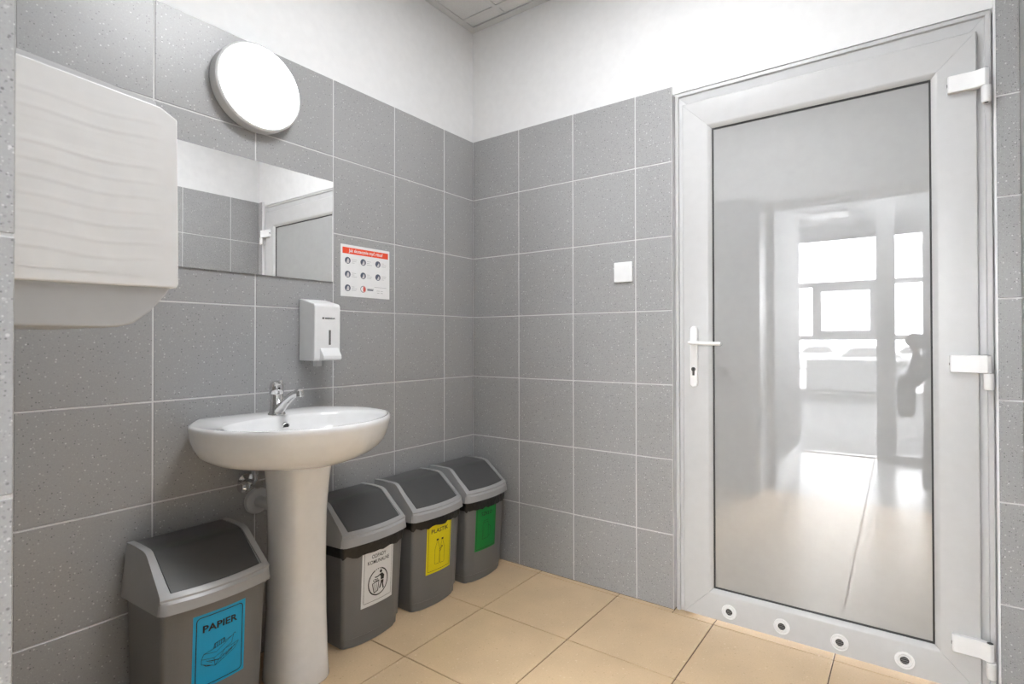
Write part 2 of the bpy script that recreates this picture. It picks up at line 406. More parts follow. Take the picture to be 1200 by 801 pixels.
# hinges
for zc in (1.826, .974, .127):
    h = MB()
    pts = [(1.946, -.0155), (1.948, -.019), (2.012, -.021), (2.030, -.031), (2.040, -.032)]
    a = [Vector((x, y, 0)) for x, y in [(1.946, .0), (1.946, -.0145), (1.950, -.018), (2.010, -.018), (2.022, -.024), (2.034, -.030), (2.044, -.024), (2.044, -.010), (2.030, -.006), (2.016, .0)]]
    h.rings([[v+Vector((0, 0, z)) for v in a] for z in (zc+.001, zc+.053)])
    o = h.build('hinge', HPL, smooth=False); bevel(o, .0025, 3, 30); attach(dr, o)
    b = MB(); b.lathe((2.0375, -.019, zc), (0, 0, -1), [(.0105, 0), (.0125, .001), (.0125, .045), (.0105, .049), (.0001, .049)], 24); b.box((2.031, -.019, zc-.046), (2.044, .006, zc-.003))
    c = b.build('hinge_barrel', HPL, smooth=True); c.parent = o
    t = MB(); t.lathe((2.0350, -.019, zc+.0535), (0, 0, 1), [(.0078, 0), (.0078, .0006), (.0001, .0006)], 20)
    t.lathe((2.0375, -.019, zc-.0492), (0, 0, -1), [(.005, 0), (.005, .0006), (.0001, .0006)], 20); t.box((1.9445, -.012, zc+.022), (1.9462, -.006, zc+.030))
    t.build('hinge_screw', CHD, smooth=True).parent = o
# ventilation rings
for vx in (1.281, 1.4635, 1.6445, 1.826):
    v = MB(); v.lathe((vx, 0, .054), (0, -1, 0), [(.027, -.001), (.027, .003), (.0258, .0048), (.0215, .0048), (.0205, .0003), (.0180, .0003), (.0172, .0055), (.0130, .0055), (.0120, .0010), (.0120, -.001)], 36)
    o = leaf(v.build('vent_ring', WPL, smooth=True))
    d = MB(); d.lathe((vx, 0, .054), (0, -1, 0), [(.0122, 0), (.0122, .0014), (.0001, .0014)], 28)
    d = d.build('vent_hole', CHD, smooth=True); leaf(d); d.parent = o
    f = MB()
    for q in (-.006, 0, .006): f.box((vx-.0095, -.0026, .054+q-.0012), (vx+.0095, -.0014, .054+q+.0008))
    f = f.build('vent_louvre', mat('vent_grey', .2, .4)); leaf(f); f.parent = o

# ---------------------------------------------------------------- things on the mirror wall
# mirror
mi = empty('wall_mirror', (0, -1.12, 1.498), 'wide frameless mirror on the tiles above the washbasin', 'mirror')
my0, my1, mz0, mz1 = -1.42, -.8205, 1.3035, 1.6925
m = MB(); e = .012
A = [(.0045, my0, mz0), (.0045, my1, mz0), (.0045, my1, mz1), (.0045, my0, mz1)]; B = [(.006, my0+e, mz0+e), (.006, my1-e, mz0+e), (.006, my1-e, mz1-e), (.006, my0+e, mz1-e)]
B2 = [(.006, my0, mz0), (.006, my1, mz0), (.006, my1, mz1), (.006, my0, mz1)]
m.add(B2, [(0, 1, 2, 3)]); gl = m.build('mirror_glass', MIR)
bk = box('backing', (.0005, my0, mz0), (.0055, my1, mz1), mat('mirror_edge', .35, .2)); attach(mi, gl, bk)
# round wall lamp
LC = Vector((0, -1.124, 1.934)); LR = .145
la = empty('wall_lamp', LC, 'round white lit lamp on the tiles above the mirror', 'lamp')
b = MB(); b.lathe(LC, (1, 0, 0), [(LR-.006, 0), (LR, .002), (LR, .040), (LR-.004, .045), (LR-.008, .046)], 72)
d = MB(); d.lathe(LC, (1, 0, 0), [(LR-.007, .040), (LR-.009, .0485), (LR-.03, .053), (LR*.5, .057), (.001, .058)], 72)
attach(la, b.build('lamp_base', mat('lamp_housing', .62, .4), smooth=True), d.build('diffuser', mat('wall_lamp_light', .9, .4, emis=WALL_LAMP), smooth=True))
# poster
def wallmap(x): return lambda a, b_: (x, a, b_)
pg = empty('handwashing_poster', (0, -.6625, 1.3565), 'white handwashing instruction sheet with an orange title bar on the tiles', 'poster')
PY0, PY1, PZ0, PZ1 = -.783, -.542, 1.2525, 1.4595
sh = box('sheet', (.0003, PY0, PZ0), (.0013, PY1, PZ1), mat('poster_paper', .84, .35))
p = Print(); p.rect(PY0+.008, PZ1-.036, PY1-.008, PZ1-.011); ban = p.build('title_bar', wallmap(.0016), mat('poster_orange', (.86, .085, .03), .5))
p = Print(); p.text('Jak skutecznie myć ręce?', (PY0+PY1)/2, PZ1-.0285, .168, .0185, .02); tt = p.build('title', wallmap(.0019), WPL)
pd, pl, pt, pr = Print(), Print(), Print(), Print()
PICS = []
for r in range(3):
    for c in range(3):
        a = PY0+.032+c*.074; b_ = PZ1-.063-r*.055
        if r == 2 and c > 0: continue
        q_ = Print(); q_.disc(a, b_, .0135); ic = q_.build('picture_disc', wallmap(.0016), mat('poster_navy', (.10, .115, .16), .5)); attach(pg, ic)
        q_ = Print(); q_.poly([(a-.007, b_-.011), (a-.002+.003*c, b_+.006), (a+.003, b_+.009), (a+.007, b_+.001), (a+.006, b_-.010)]); hn = q_.build('picture_hand', wallmap(.0019), mat('poster_skin', .62, .5)); hn.parent = ic; hn.matrix_parent_inverse = ic.matrix_world.inverted(); PICS.append((ic, hn))
        for q in range(3): pt.rect(a+.018, b_+.005-q*.007, a+.018+(.026, .022, .014)[(q+r+c) % 3], b_+.0065-q*.007)
a, b_ = PY0+.106, PZ1-.173
pd.ell(a, b_, .0125, .0125, .0022, pi/2, 3*pi/2); pr.ell(a, b_, .0125, .0125, .0022, -pi/2, pi/2); pr.poly([(a+.0105*cos(t), b_+.0105*sin(t)) for t in [-pi/2+pi*k/12 for k in range(13)]])
pd.rect(a+.020, b_-.004, a+.050, b_+.0005); pd.rect(a+.020, b_+.002, a+.052, b_+.004)
pt.rect(a+.056, b_+.012, a+.118, b_+.0135)
for k in range(2): pt.rect(a+.070+k*.018, b_-.012, a+.082+k*.018, b_-.010); pt.rect(a+.068+k*.020, b_-.003, a+.084+k*.016, b_-.0012)
emb = pd.build('emblem_outline', wallmap(.0016), mat('poster_navy', (.10, .115, .16), .5)); emb['kind'] = 'stuff'
tx = pt.build('small_text', wallmap(.0016), mat('poster_textgrey', .45, .5)); tx['kind'] = 'stuff'; lg = pr.build('emblem', wallmap(.0016), mat('poster_red', (.65, .1, .08), .5))
attach(pg, sh, ban, tt, emb, tx, lg)
# soap dispenser
sd = empty('soap_dispenser', (0, -.905, 1.0), 'white wall soap dispenser right of the mirror bottom corner above the basin', 'dispenser')
b = MB(); y0, y1 = -.959, -.853
def ring(z, f, y0=y0, y1=y1): return [(.001, y0, z), (f, y0+.004, z), (f, y1-.004, z), (.001, y1, z)]
pr_ = [(.001, 1.003), (.090, 1.003), (.098, 1.010), (.100, 1.20), (.094, 1.210), (.012, 1.229), (.001, 1.229)]
b.rings([[(x, y, z) for x, z in pr_] for y in (y0, y1)])
bd = b.build('housing', WPL); bevel(bd, .004, 3, 25)
pb = MB(); pf = [(.099, 1.048), (.103, 1.048), (.122, 1.020), (.122, 1.008), (.116, 1.004), (.094, 1.004)]
pb.rings([[(x, y, z) for x, z in pf] for y in (y0+.022, y1-.010)]); pb = pb.build('push_bar', WPL); bevel(pb, .003, 3, 25)
wn = box('level_window', (.099, y0+.058, 1.060), (.1008, y0+.065, 1.114), mat('window_grey', .16, .2)); wn['label'] = 'dark narrow soap level window'
nz = box('nozzle', (.045, y0+.028, .982), (.075, y0+.046, 1.006), mat('clear_plastic', .55, .25), bev=.002)
p = Print(); p.disc(y0+.034, 1.157, .0038); p.text('MERIDA', y0+.062, 1.154, .042, .0085, .03); bt = p.build('brand_print', wallmap(.1003), mat('brand_ink', .08, .5))
attach(sd, bd, pb, wn, nz, bt)
# light switch on the door wall
sw = empty('light_switch', (.8485, 0, 1.3635), 'square white light switch on the tiles left of the door', 'switch')
pl_ = box('plate', (.806, -.009, 1.321), (.891, -.0003, 1.406), WPL, bev=.003)
rk = poly('rocker', [(.816, -.0095, 1.331), (.881, -.0095, 1.331), (.881, -.0125, 1.396), (.816, -.0125, 1.396), (.816, -.008, 1.331), (.881, -.008, 1.331), (.881, -.008, 1.396), (.816, -.008, 1.396)],
          [(0, 1, 2, 3), (4, 7, 6, 5), (0, 4, 5, 1), (1, 5, 6, 2), (2, 6, 7, 3), (3, 7, 4, 0)], WPL)
attach(sw, pl_, rk)

# paper towel dispenser on the inner side of the entrance pier
td = empty('paper_towel_dispenser', (.57, YB, 1.1), 'large white paper towel dispenser at the left edge, side with wavy relief', 'dispenser')
X0, X1 = .42, .72
cp = [(YB+.002, 1.168), (YB+.002, 1.522), (-1.668, 1.5035), (-1.640, 1.488), (-1.637, 1.180), (-1.640, 1.1725)]
m = MB(); m.rings([[(x, y, z) for y, z in cp] for x in (X0, X1)]); cov = m.build('cover', WPL); bevel(cov, .003, 3, 25)
# relief panel on the side: overlapping soft steps
rv, rf = [], []; ny, nz_ = 24, 132; ya, yb, za, zb = -1.905, -1.664, 1.190, 1.492
for j in range(nz_+1):
    for i in range(ny+1):
        u = i/ny; z = za+(zb-za)*j/nz_; y = ya+(yb-ya)*u
        ph = (z-za - .004*sin(u*2.4*pi))/.0275
        fr_ = ph-math.floor(ph); e = min(u, 1-u)*9; e = max(0, min(1, e)); e *= max(0, min(1, min(j, nz_-j)/6))
        flat = 1 if not (1.395 < z < 1.425) else .15
        h = (.0002*max(0, 1-abs(fr_-.14)/.14) + .0003*(1-fr_))*e*flat
        rv.append((X1+.0006+h, y, z))
for j in range(nz_):
    for i in range(ny): a = j*(ny+1)+i; rf.append((a, a+1, a+ny+2, a+ny+1))
rel = poly('cover_relief', rv, rf, WPL, smooth=True)
lp_ = [(YB+.002, 1.097), (YB+.002, 1.180), (-1.644, 1.180), (-1.655, 1.160), (-1.680, 1.128), (-1.705, 1.106), (-1.725, 1.099), (-1.745, 1.097)]
m = MB(); m.rings([[(x, y, z) for y, z in lp_] for x in (X0+.006, X1-.006)]); low = m.build('lower_body', mat('dispenser_grey', .47, .35)); bevel(low, .004, 3, 25); low['label'] = 'light grey lower body'
lid_ = MB(); lid_.rings([[(x, y, z) for y, z in [(YB+.002, 1.5215), (YB+.002, 1.5350), (-1.672, 1.5150), (-1.669, 1.5035)]] for x in (X0+.01, X1-.012)]); lid_ = lid_.build('top_lid', mat('lid_grey', .55, .4))
attach(td, cov, rel, low, lid_)

# ---------------------------------------------------------------- washbasin with pedestal
YC = -1.10; ZR = .830
wb = empty('washbasin', (.2, YC, 0), 'white ceramic washbasin on a full pedestal against the tiled wall', 'washbasin')
def se(c, n): return math.copysign(abs(c)**(2/n), c)
NB = 128
HALF = [(.004, 0), (.004, .10), (.005, .17), (.009, .205), (.03, .222), (.078, .253), (.148, .289), (.225, .297), (.31, .284), (.375, .250), (.425, .208), (.468, .150), (.500, .085), (.513, .04), (.516, 0)]
BX = .24
def catmull(p, n=12):
    q = [p[0]]+p+[p[-1]]; o = []
    for i in range(1, len(q)-2):
        for j in range(n):
            t = j/n; o.append(tuple(.5*((2*q[i][c])+(-q[i-1][c]+q[i+1][c])*t+(2*q[i-1][c]-5*q[i][c]+4*q[i+1][c]-q[i+2][c])*t*t+(-q[i-1][c]+3*q[i][c]-3*q[i+1][c]+q[i+2][c])*t**3) for c in (0, 1)))
    return o+[p[-1]]
POL = sorted((math.atan2(max(y, 0), x-BX), math.hypot(x-BX, y)) for x, y in catmull(HALF))
def polr(t):
    for i in range(len(POL)-1):
        if POL[i][0] <= t <= POL[i+1][0]:
            f = (t-POL[i][0])/max(1e-9, POL[i+1][0]-POL[i][0]); return POL[i][1]*(1-f)+POL[i+1][1]*f
    return POL[-1][1] if t > POL[-1][0] else POL[0][1]
def outline(s=1, sf=None, sb=1, sy=None):
    sf = sf if sf is not None else s; sy = sy if sy is not None else s
    o = []
    for k in range(NB):
        t = 2*pi*k/NB; tt = t if t <= pi else 2*pi-t; r_ = polr(tt)
        x, y = r_*cos(tt), r_*sin(tt)*(1 if t <= pi else -1)
        o.append((BX+x*(sf if x > 0 else sb), YC+y*sy))
    return o
def rg(z, **k):
    z = ZR-(ZR-z)*.91
    return [(x, y, z) for x, y in outline(**k)]
def inn(z, ax, ay, cx_=.262):
    return [(cx_+ax*se(cos(2*pi*k/NB), 2.3), YC+ay*se(sin(2*pi*k/NB), 2.2), z) for k in range(NB)]
m = MB()
R_ = [rg(.672, s=.40, sf=.46, sy=.34, sb=.9), rg(.683, s=.55, sf=.60, sy=.50, sb=1), rg(.694, sf=.70, sy=.70), rg(.708, sf=.79, sy=.83), rg(.728, sf=.87, sy=.905), rg(.755, sf=.935, sy=.95), rg(.785, sf=.975, sy=.98), rg(.808, sf=.993, sy=.994), rg(.818, s=1),
      rg(.824, sf=.996, sy=.997, sb=.998), rg(ZR, sf=.982, sy=.986, sb=.99), rg(ZR+.0003, sf=.955, sy=.96, sb=.97)]
R_ += [inn(ZR-.002, .172, .256, .312), inn(ZR-.005, .167, .250, .312), inn(ZR-.013, .163, .244, .312), inn(ZR-.04, .150, .228, .308), inn(ZR-.075, .125, .190, .302), inn(ZR-.100, .085, .13, .298), inn(ZR-.110, .04, .05, .297), inn(ZR-.113, .02, .02, .297)]
m.rings(R_, True, True)
ba = m.build('basin', CER, smooth=True, auto=False)
m = MB()
def pring(z, ax, ay, cx_): q = .94-.06*min(1, z/.5); return [(cx_+.012+ax*q*se(cos(2*pi*k/64), 3.0), YC+ay*q*se(sin(2*pi*k/64), 3.0), z) for k in range(64)]
m.rings([pring(0, .104, .088, .208), pring(.004, .106, .090, .208), pring(.05, .103, .087, .208), pring(.2, .099, .083, .210), pring(.38, .098, .082, .212), pring(.52, .101, .084, .214), pring(.62, .107, .090, .216), pring(.67, .113, .096, .218), pring(.70, .116, .099, .22)])
pe = m.build('pedestal', CER, smooth=True, auto=False)
m = MB(); m.lathe((.157, YC, ZR-.034), (1, 0, -.35), [(.0125, -.004), (.0125, .0025), (.0095, .0035), (.0085, .001)], 24); ov = m.build('overflow_ring', CHR, smooth=True)
m = MB(); m.lathe((.157, YC, ZR-.034), (1, 0, -.35), [(.0087, -.002), (.0087, .0025), (.0001, .0025)], 20); oh = m.build('overflow_hole', CHD, smooth=True)
m = MB(); m.lathe((.297, YC, ZR-.115), (0, 0, 1), [(.028, 0), (.028, .004), (.02, .005), (.0001, .003)], 28); dn = m.build('drain', CHR, smooth=True)
attach(wb, ba, pe, ov, oh, dn)
# mixer tap
ft = empty('mixer_tap', (.103, YC, ZR), 'chrome single lever mixer tap on the back of the washbasin', 'tap')
FXX = .103
m = MB(); m.lathe((FXX, YC, ZR-.001), (0, 0, 1), [(.027, 0), (.027, .004), (.0225, .010), (.0210, .03), (.0205, .066), (.0195, .068)], 32); tb_ = m.build('tap_body', CHR, smooth=True)
m = MB(); m.lathe((FXX, YC, ZR+.068), (.0, 0, 1), [(.020, 0), (.0222, .003), (.0225, .022), (.0205, .034), (.014, .041), (.0001, .043)], 32)
m.tube([(FXX-.006, YC, ZR+.103), (FXX-.004, YC, ZR+.106), (FXX+.012, YC, ZR+.108), (FXX+.028, YC, ZR+.1105)], [.009, .010, .0085, .006], 14, .6); th_ = m.build('lever_head', CHR, smooth=True)
m = MB(); m.tube([(FXX+.004, YC, ZR+.006), (FXX+.030, YC, ZR+.026), (FXX+.060, YC, ZR+.048), (FXX+.095, YC, ZR+.068), (FXX+.120, YC, ZR+.077), (FXX+.138, YC, ZR+.079)], [.016, .0155, .014, .0125, .0115, .0115], 18); sp_ = m.build('spout', CHR, smooth=True)
m = MB(); m.lathe((FXX+.137, YC, ZR+.0835), (.15, 0, -1), [(.0118, 0), (.0118, .017), (.0095, .0175), (.0085, .014), (.0001, .014)], 24); ae = m.build('aerator', CHR, smooth=True)
m = MB(); m.lathe((FXX+.0215, YC-.004, ZR+.087), (1, -.1, 0), [(.0035, 0), (.0035, .0016), (.0001, .0016)], 14); dt = m.build('temperature_dot', CHD)
attach(ft, tb_, th_, sp_, ae, dt)
# angle valve and waste connection
av = empty('angle_valve', (0, -1.15, .60), 'small chrome angle valve on the wall under the basin', 'valve')
m = MB(); m.lathe((.0, -1.15, .602), (1, 0, 0), [(.026, 0), (.026, .004), (.012, .010), (.010, .05), (.013, .052), (.013, .082), (.004, .084)], 24)
m.tube([(.062, -1.15, .602), (.062, -1.15, .640)], .008, 14); m.tube([(.062, -1.15, .634), (.062, -1.15, .650)], .0115, 6); body = m.build('valve_body', CHR, smooth=True)
m = MB(); m.lathe((.06, -1.164, .602), (.25, -1, 0), [(.007, 0), (.008, .012), (.019, .015), (.021, .020), (.020, .034), (.014, .040), (.0001, .041)], 24); kn = m.build('valve_knob', CHR, smooth=True)
m = MB(); m.tube([(.062, -1.15, .648), (.063, -1.148, .66), (.064, -1.146, .668)], .005, 10); hs = m.build('supply_hose', mat('braided_hose', .35, .35, metal=.8), smooth=True)
attach(av, body, kn, hs)
dw = empty('waste_pipe', (0, -1.11, .528), 'white plastic waste pipe with wall rosette behind the pedestal', 'pipe')
m = MB(); m.lathe((0, -1.112, .528), (1, 0, 0), [(.044, 0.001), (.044, .004), (.040, .012), (.024, .018)], 36); ro = m.build('rosette', mat('rosette_white', .62, .35), smooth=True)
m = MB(); m.tube([(.004, -1.112, .528), (.08, -1.11, .528), (.1, -1.108, .528)], .019, 18); pp = m.build('pipe', mat('pipe_white', .6, .35), smooth=True)
attach(dw, ro, pp)

# ---------------------------------------------------------------- swing-top bins
def bfront(y, z):   # front face of a bin body, y from its own middle
    t = z/.38; hw = .124+.010*t; return .231+.019*t + .022*(1-min(1, (y/hw))**2 if y > 0 else 1-min(1, (-y/hw))**2)
def bsec(z, ins=0):
    t = z/.38; hw = .124+.010*t-ins; pts = []; rc = .016
    xb = .025+ins
    pts += [(xb+.006, -hw), ]
    xf = .231+.019*t-ins
    # left side to front corner (rounded), curved front, right corner, right side
    for k in range(6):
        a = pi/2*k/5; pts.append((xf-rc+rc*sin(a)*1.0, -hw+rc-rc*cos(a)))
    for k in range(1, 14):
        y = -hw+rc+(2*hw-2*rc)*k/14; pts.append((xf+.022*(1-(y/hw)**2)*1.0, y))
    for k in range(6):
        a = pi/2*(1-k/5); pts.append((xf-rc+rc*sin(a), hw-rc+rc*cos(a)))
    pts += [(xb+.006, hw), (xb, hw-.006), (xb, -hw+.006)]
    return pts
LS = [(.012, .498, .130, 0), (.06, .500, .130, 0), (.125, .499, .130, 0), (.142, .495, .1305, .05), (.155, .486, .131, .15), (.19, .456, .133, .5), (.225, .427, .135, .8), (.247, .408, .137, 1.0), (.252, .4025, .1385, 1.0)]
def lsurf(i, v, dz=0, yin=None):   # lid top surface at station i (may be fractional), v in -1..1 over half width
    i0 = int(min(i, len(LS)-2)); f = i-i0
    x, z, hw, b = [LS[i0][q]*(1-f)+LS[i0+1][q]*f for q in range(4)]
    y = v*hw if yin is None else yin
    bl = .024*(1-(y/hw)**2)*b
    return Vector((x+bl, y, z+dz))
def slab(mb, us, vs_, dz0, dz1, yabs=False):
    top, bot = [], []
    for u in us:
        top.append([lsurf(u, v, dz1, v if yabs else None) for v in vs_]); bot.append([lsurf(u, v, dz0, v if yabs else None) for v in vs_])
    n, mm = len(us), len(vs_); V = [p for r in top for p in r]+[p for r in bot for p in r]; F = []; K = n*mm
    for i in range(n-1):
        for j in range(mm-1):
            a = i*mm+j; F += [(a, a+1, a+mm+1, a+mm), (K+a, K+a+mm, K+a+mm+1, K+a+1)]
    for i in range(n-1):
        a = i*mm; F += [(a, a+mm, K+a+mm, K+a)]; a = i*mm+mm-1; F += [(a, K+a, K+a+mm, a+mm)]
    for j in range(mm-1):
        F += [(j, K+j, K+j+1, j+1)]; a = (n-1)*mm+j; F += [(a, a+1, K+a+1, K+a)]
    mb.add(V, F)
def make_bin(yc, label, liner, scol, sname, inkm, art, sbox, ry=0):
    root = empty('swing_bin', (0, yc, 0), label, 'bin', 'grey swing-top waste bins along the tiled wall')
    def at(o, par=None):
        for v in o.data.vertices: v.co.y += 0
        o.parent = par or root; return o
    m = MB(); secs = []
    for z, ins in ((0, .008), (.004, .004), (.034, .004), (.037, 0), (.12, 0), (.25, 0), (.37, 0), (.384, 0)):
        secs.append([(x, y, z) for x, y in bsec(z, ins)])
    m.rings(secs, True, False)
    body = at(m.build('bin_body', BIN, smooth=True))
    if liner:
        m = MB(); n = len(bsec(.36)); rs = []
        rnd = random.Random(int(-yc*1000)); am = [rnd.uniform(-1, 1) for _ in range(n)]
        for q, (zz, of) in enumerate(((.372, .0025), (.352, .004), (liner, .0045), (liner+.001, .001))):
            s_ = []
            for k, (x, y) in enumerate(bsec(zz)):
                dzz = (.004*am[k]+.003*sin(k*1.3)) if q >= 2 else 0
                wob = .0015*am[(k*7+q*3) % n] if q in (1, 2) else 0
                L_ = math.hypot(x-.14, y); kx, ky = (x-.14)/L_, y/L_
                s_.append((max(.005, x+kx*(of+wob)), y+ky*(of+wob), zz+dzz))
            rs.append(s_)
        m.rings(rs, False, False); o = at(m.build('bin_liner', LINER, smooth=True)); o['label'] = 'black bag edge folded over the rim'
    # lid hull
    m = MB(); vv = [-1, -.98, -.93]+[-.86+.86*2*k/10 for k in range(11)]+[.93, .98, 1]
    n, mm = len(LS), len(vv); G = [[lsurf(i, v, -.004) for v in vv] for i in range(n)]
    V = [p for r in G for p in r]; F = [(i*mm+j, i*mm+j+1, (i+1)*mm+j+1, (i+1)*mm+j) for i in range(n-1) for j in range(mm-1)]
    m.add(V, F)
    bd = [G[i][0] for i in range(n)] + [G[n-1][j] for j in range(1, mm)] + [G[i][mm-1] for i in range(n-2, -1, -1)] + [G[0][j] for j in range(mm-2, 0, -1)]
    def skirt(z, hw, xf, zf):
        o = []
        for k, p_ in enumerate(bd):
            if k < n: x = p_.x; y = -hw*(.5+.5*1) ; x = min(x, xf-.0)*(1) ; o.append(Vector((x if k < n-1 else xf-.010, y+(0 if k < n-1 else .004), z(x))))
            elif k < n+mm-1:
                v = vv[k-n+1]; y = v*hw; xx = xf+.024*(1-v*v) - (.012*max(0, (abs(v)-.9)/.1)**2); o.append(Vector((xx, y if abs(v) < 1 else math.copysign(hw-.004, v), z(xx))))
            elif k < 2*n+mm-2: o.append(Vector((p_.x, hw, z(p_.x))))
            else: o.append(Vector((.012, vv[mm-1-(k-(2*n+mm-3))]*hw, z(.012))))
        return o
    zb = lambda x: .352+.014*x/.27
    zf_ = lambda x: .392 if x > .2 else .392
    m.rings([bd, skirt(zf_, .1405, .259, 0), skirt(zb, .1425, .262, 0), skirt(zb, .138, .257, 0)], False, False)
    slab(m, [0, 1, 2, 3, 4, 5, 6, 7, 8], [-1, -.985, -.87], -.006, .001); slab(m, [0, 1, 2, 3, 4, 5, 6, 7, 8], [.87, .985, 1], -.006, .001)
    slab(m, [6.75, 7.3, 8], [-.87+.87*2*k/12 for k in range(13)], -.006, .001)
    lidf = at(m.build('lid_frame', LID, smooth=True, auto=True)); bevel(lidf, .002, 2, 40)
    m = MB(); slab(m, [0.1, 1, 2, 2.5, 3, 3.5, 4, 5, 6, 6.66], [-.1125+.225*k/12 for k in range(13)], -.004, -.0005, True)
    fo = at(m.build('lid_flap', FLAP, smooth=True)); fo['label'] = 'dark grey swing flap'; bevel(fo, .001, 1, 40)
    # sticker
    a0, a1, b0, b1 = sbox
    P = Print(); NN = 10
    for k in range(NN): P.rect(a0+(a1-a0)*k/NN, b0, a0+(a1-a0)*(k+1)/NN, b1)
    fm = lambda e: (lambda a, b: (bfront(a, b)+e, a, b))
    st = at(P.build('sticker', fm(.0008), scol)); st['label'] = sname
    P = Print(); art(P, a0, a1, b0, b1); q = P.build('sticker_print', fm(.0014), inkm, st)
    return root
def newspapers(P, a0, a1, b0, b1):
    P.rrect(a0+.008, b0+.008, a1-.008, b1-.008, .010, .0022)
    c = (a0+a1)/2; P.text('PAPIER', c, b1-.050, (a1-a0)*.66, .026, .025)
    L = lambda *p, w=.0011: P.line([(c+x, b0+.085+y) for x, y in p], w)
    L((-.045, -.005), (-.045, -.018), (-.012, -.034), (.038, -.010), (.048, .006), (.012, .000), (-.012, -.034))
    L((-.045, -.005), (-.015, -.012), (-.012, -.034)); L((-.045, -.005), (-.040, .008), (-.012, .014), (.030, .028), (.038, .034), (.040, .030))
    L((-.015, -.012), (.005, -.004), (.030, .010), (.034, .030)); L((-.040, .008), (-.010, .002), (.012, .016), (.030, .028))
    L((-.016, .013), (-.014, .026), (.010, .032), (.012, .018), w=.0016)
    for k in range(5): L((-.013+k*.005, .014+k*.001), (-.012+k*.005, .027+k*.001), w=.0014)
    for k in range(4): L((-.034+k*.006, -.012-k*.002), (-.020+k*.008, -.022-k*.0), w=.0012)
    for k in range(5): L((.0+k*.007, -.022+k*.003), (.010+k*.007, -.012+k*.003), w=.0014)
    L((-.040, -.020), (-.034, -.026), (-.020, -.030), w=.0018); L((.014, -.018), (.040, .000), w=.0016)
def tidyman(P, a0, a1, b0, b1):
    P.rrect(a0+.009, b0+.014, a1-.008, b1-.010, .004, .0012)
    c = (a0+a1)/2; P.text('ODPADY', c, b1-.036, .062, .0185, .012); P.text('KOMUNALNE', c, b1-.056, .094, .0185, .012)
    cb = b0+.078; P.ell(c, cb, .042, .047, .0042, pi*.62, pi*2.42)
    for t in (pi*.46, pi*.52, pi*.58): P.disc(c+.042*cos(t), cb+.047*sin(t), .0022, n=8)
    P.disc(c+.010, cb+.034, .0055, .0060)
    P.poly([(c+.004, cb+.024), (c+.016, cb+.027), (c+.026, cb+.016), (c+.024, cb+.002), (c+.010, cb+.002), (c+.010, cb+.014)])
    P.line([(c+.010, cb+.024), (c-.006, cb+.018), (c-.016, cb+.019)], .0042)
    P.poly([(c+.010, cb+.000), (c+.024, cb+.000), (c+.022, cb-.016), (c+.026, cb-.032), (c+.020, cb-.032), (c+.016, cb-.010), (c+.008, cb-.028), (c+.003, cb-.026), (c+.010, cb-.010)])
    P.line([(c-.026, cb-.002), (c-.018, cb-.036), (c-.002, cb-.032), (c+.002, cb+.003), (c-.026, cb-.002)], .0030)
    for k in range(3): P.line([(c-.020+k*.006, cb-.004), (c-.014+k*.005, cb-.032)], .0012)
    P.ell(c-.016, cb+.008, .006, .004, .0022, n=10); P.ell(c-.006, cb+.007, .004, .004, .0022, n=10)
def bottle(P, c, b, w, h, lw):
    P.line([(c-w*.28, b+h), (c-w*.28, b+h*.88), (c-w, b+h*.62), (c-w, b+h*.05), (c-w*.6, b), (c, b+h*.03), (c+w*.6, b), (c+w, b+h*.05), (c+w, b+h*.62), (c+w*.28, b+h*.88), (c+w*.28, b+h)], lw, True)
    P.rect(c-w*.42, b+h*.96, c+w*.42, b+h*1.03)
def plastics(P, a0, a1, b0, b1):
    P.rrect(a0+.008, b0+.010, a1-.006, b1-.006, .004, .0014)
    c = (a0+a1)/2; P.text('PLASTIK', c, b1-.046, .092, .023, .012)
    bottle(P, c-.013, b0+.032, .0125, .100, .0011); bottle(P, c+.014, b0+.030, .0125, .100, .0011)
    P.line([(c, b0+.09), (c+.012, b0+.098), (c+.003, b0+.08)], .0022); P.line([(c+.010, b0+.101), (c+.016, b0+.096)], .004)
def glass_art(P, a0, a1, b0, b1):
    P.rrect(a0+.006, b0+.008, a1-.005, b1-.006, .004, .0016)
    c = (a0+a1)/2; P.text('SZKŁO', c, b1-.042, .068, .022, .012)
    P.line([(c-.020, b0+.130), (c+.008, b0+.132), (c+.008, b0+.122), (c+.012, b0+.112), (c+.012, b0+.050), (c-.024, b0+.048), (c-.024, b0+.112), (c-.020, b0+.122)], .0016, True)
    P.line([(c-.020, b0+.122), (c+.008, b0+.122)], .0014); P.line([(c+.010, b0+.055), (c+.028, b0+.062), (c+.028, b0+.092), (c+.018, b0+.104), (c+.012, b0+.104)], .0014)
    P.line([(c-.018, b0+.06), (c-.018, b0+.10)], .0012)
b1 = make_bin(-1.357, 'grey swing bin left of the pedestal with a blue PAPIER sticker', 0, mat('sticker_blue', (.0, .36, .66), .4), 'blue sticker reading PAPIER', INK, newspapers, (-.068, .064, .135, .337)); b1.scale = (1.03, 1.03, 1.01); b1.location.x = .008
make_bin(-.812, 'grey swing bin just right of the pedestal with a white ODPADY KOMUNALNE sticker', .324, mat('sticker_white', .78, .4), 'white sticker reading ODPADY KOMUNALNE', INK, tidyman, (-.067, .070, .130, .335))
make_bin(-.498, 'grey swing bin in the middle of the right trio with a yellow PLASTIK sticker', .330, mat('sticker_yellow', (.80, .68, .0), .4), 'yellow sticker reading PLASTIK', INK, plastics, (-.073, .060, .138, .346))
make_bin(-.190, 'grey swing bin in the room corner with a green SZKLO sticker', .324, mat('sticker_green', (.0, .22, .035), .4), 'green sticker reading SZKŁO', INK, glass_art, (-.085, .046, .135, .332))

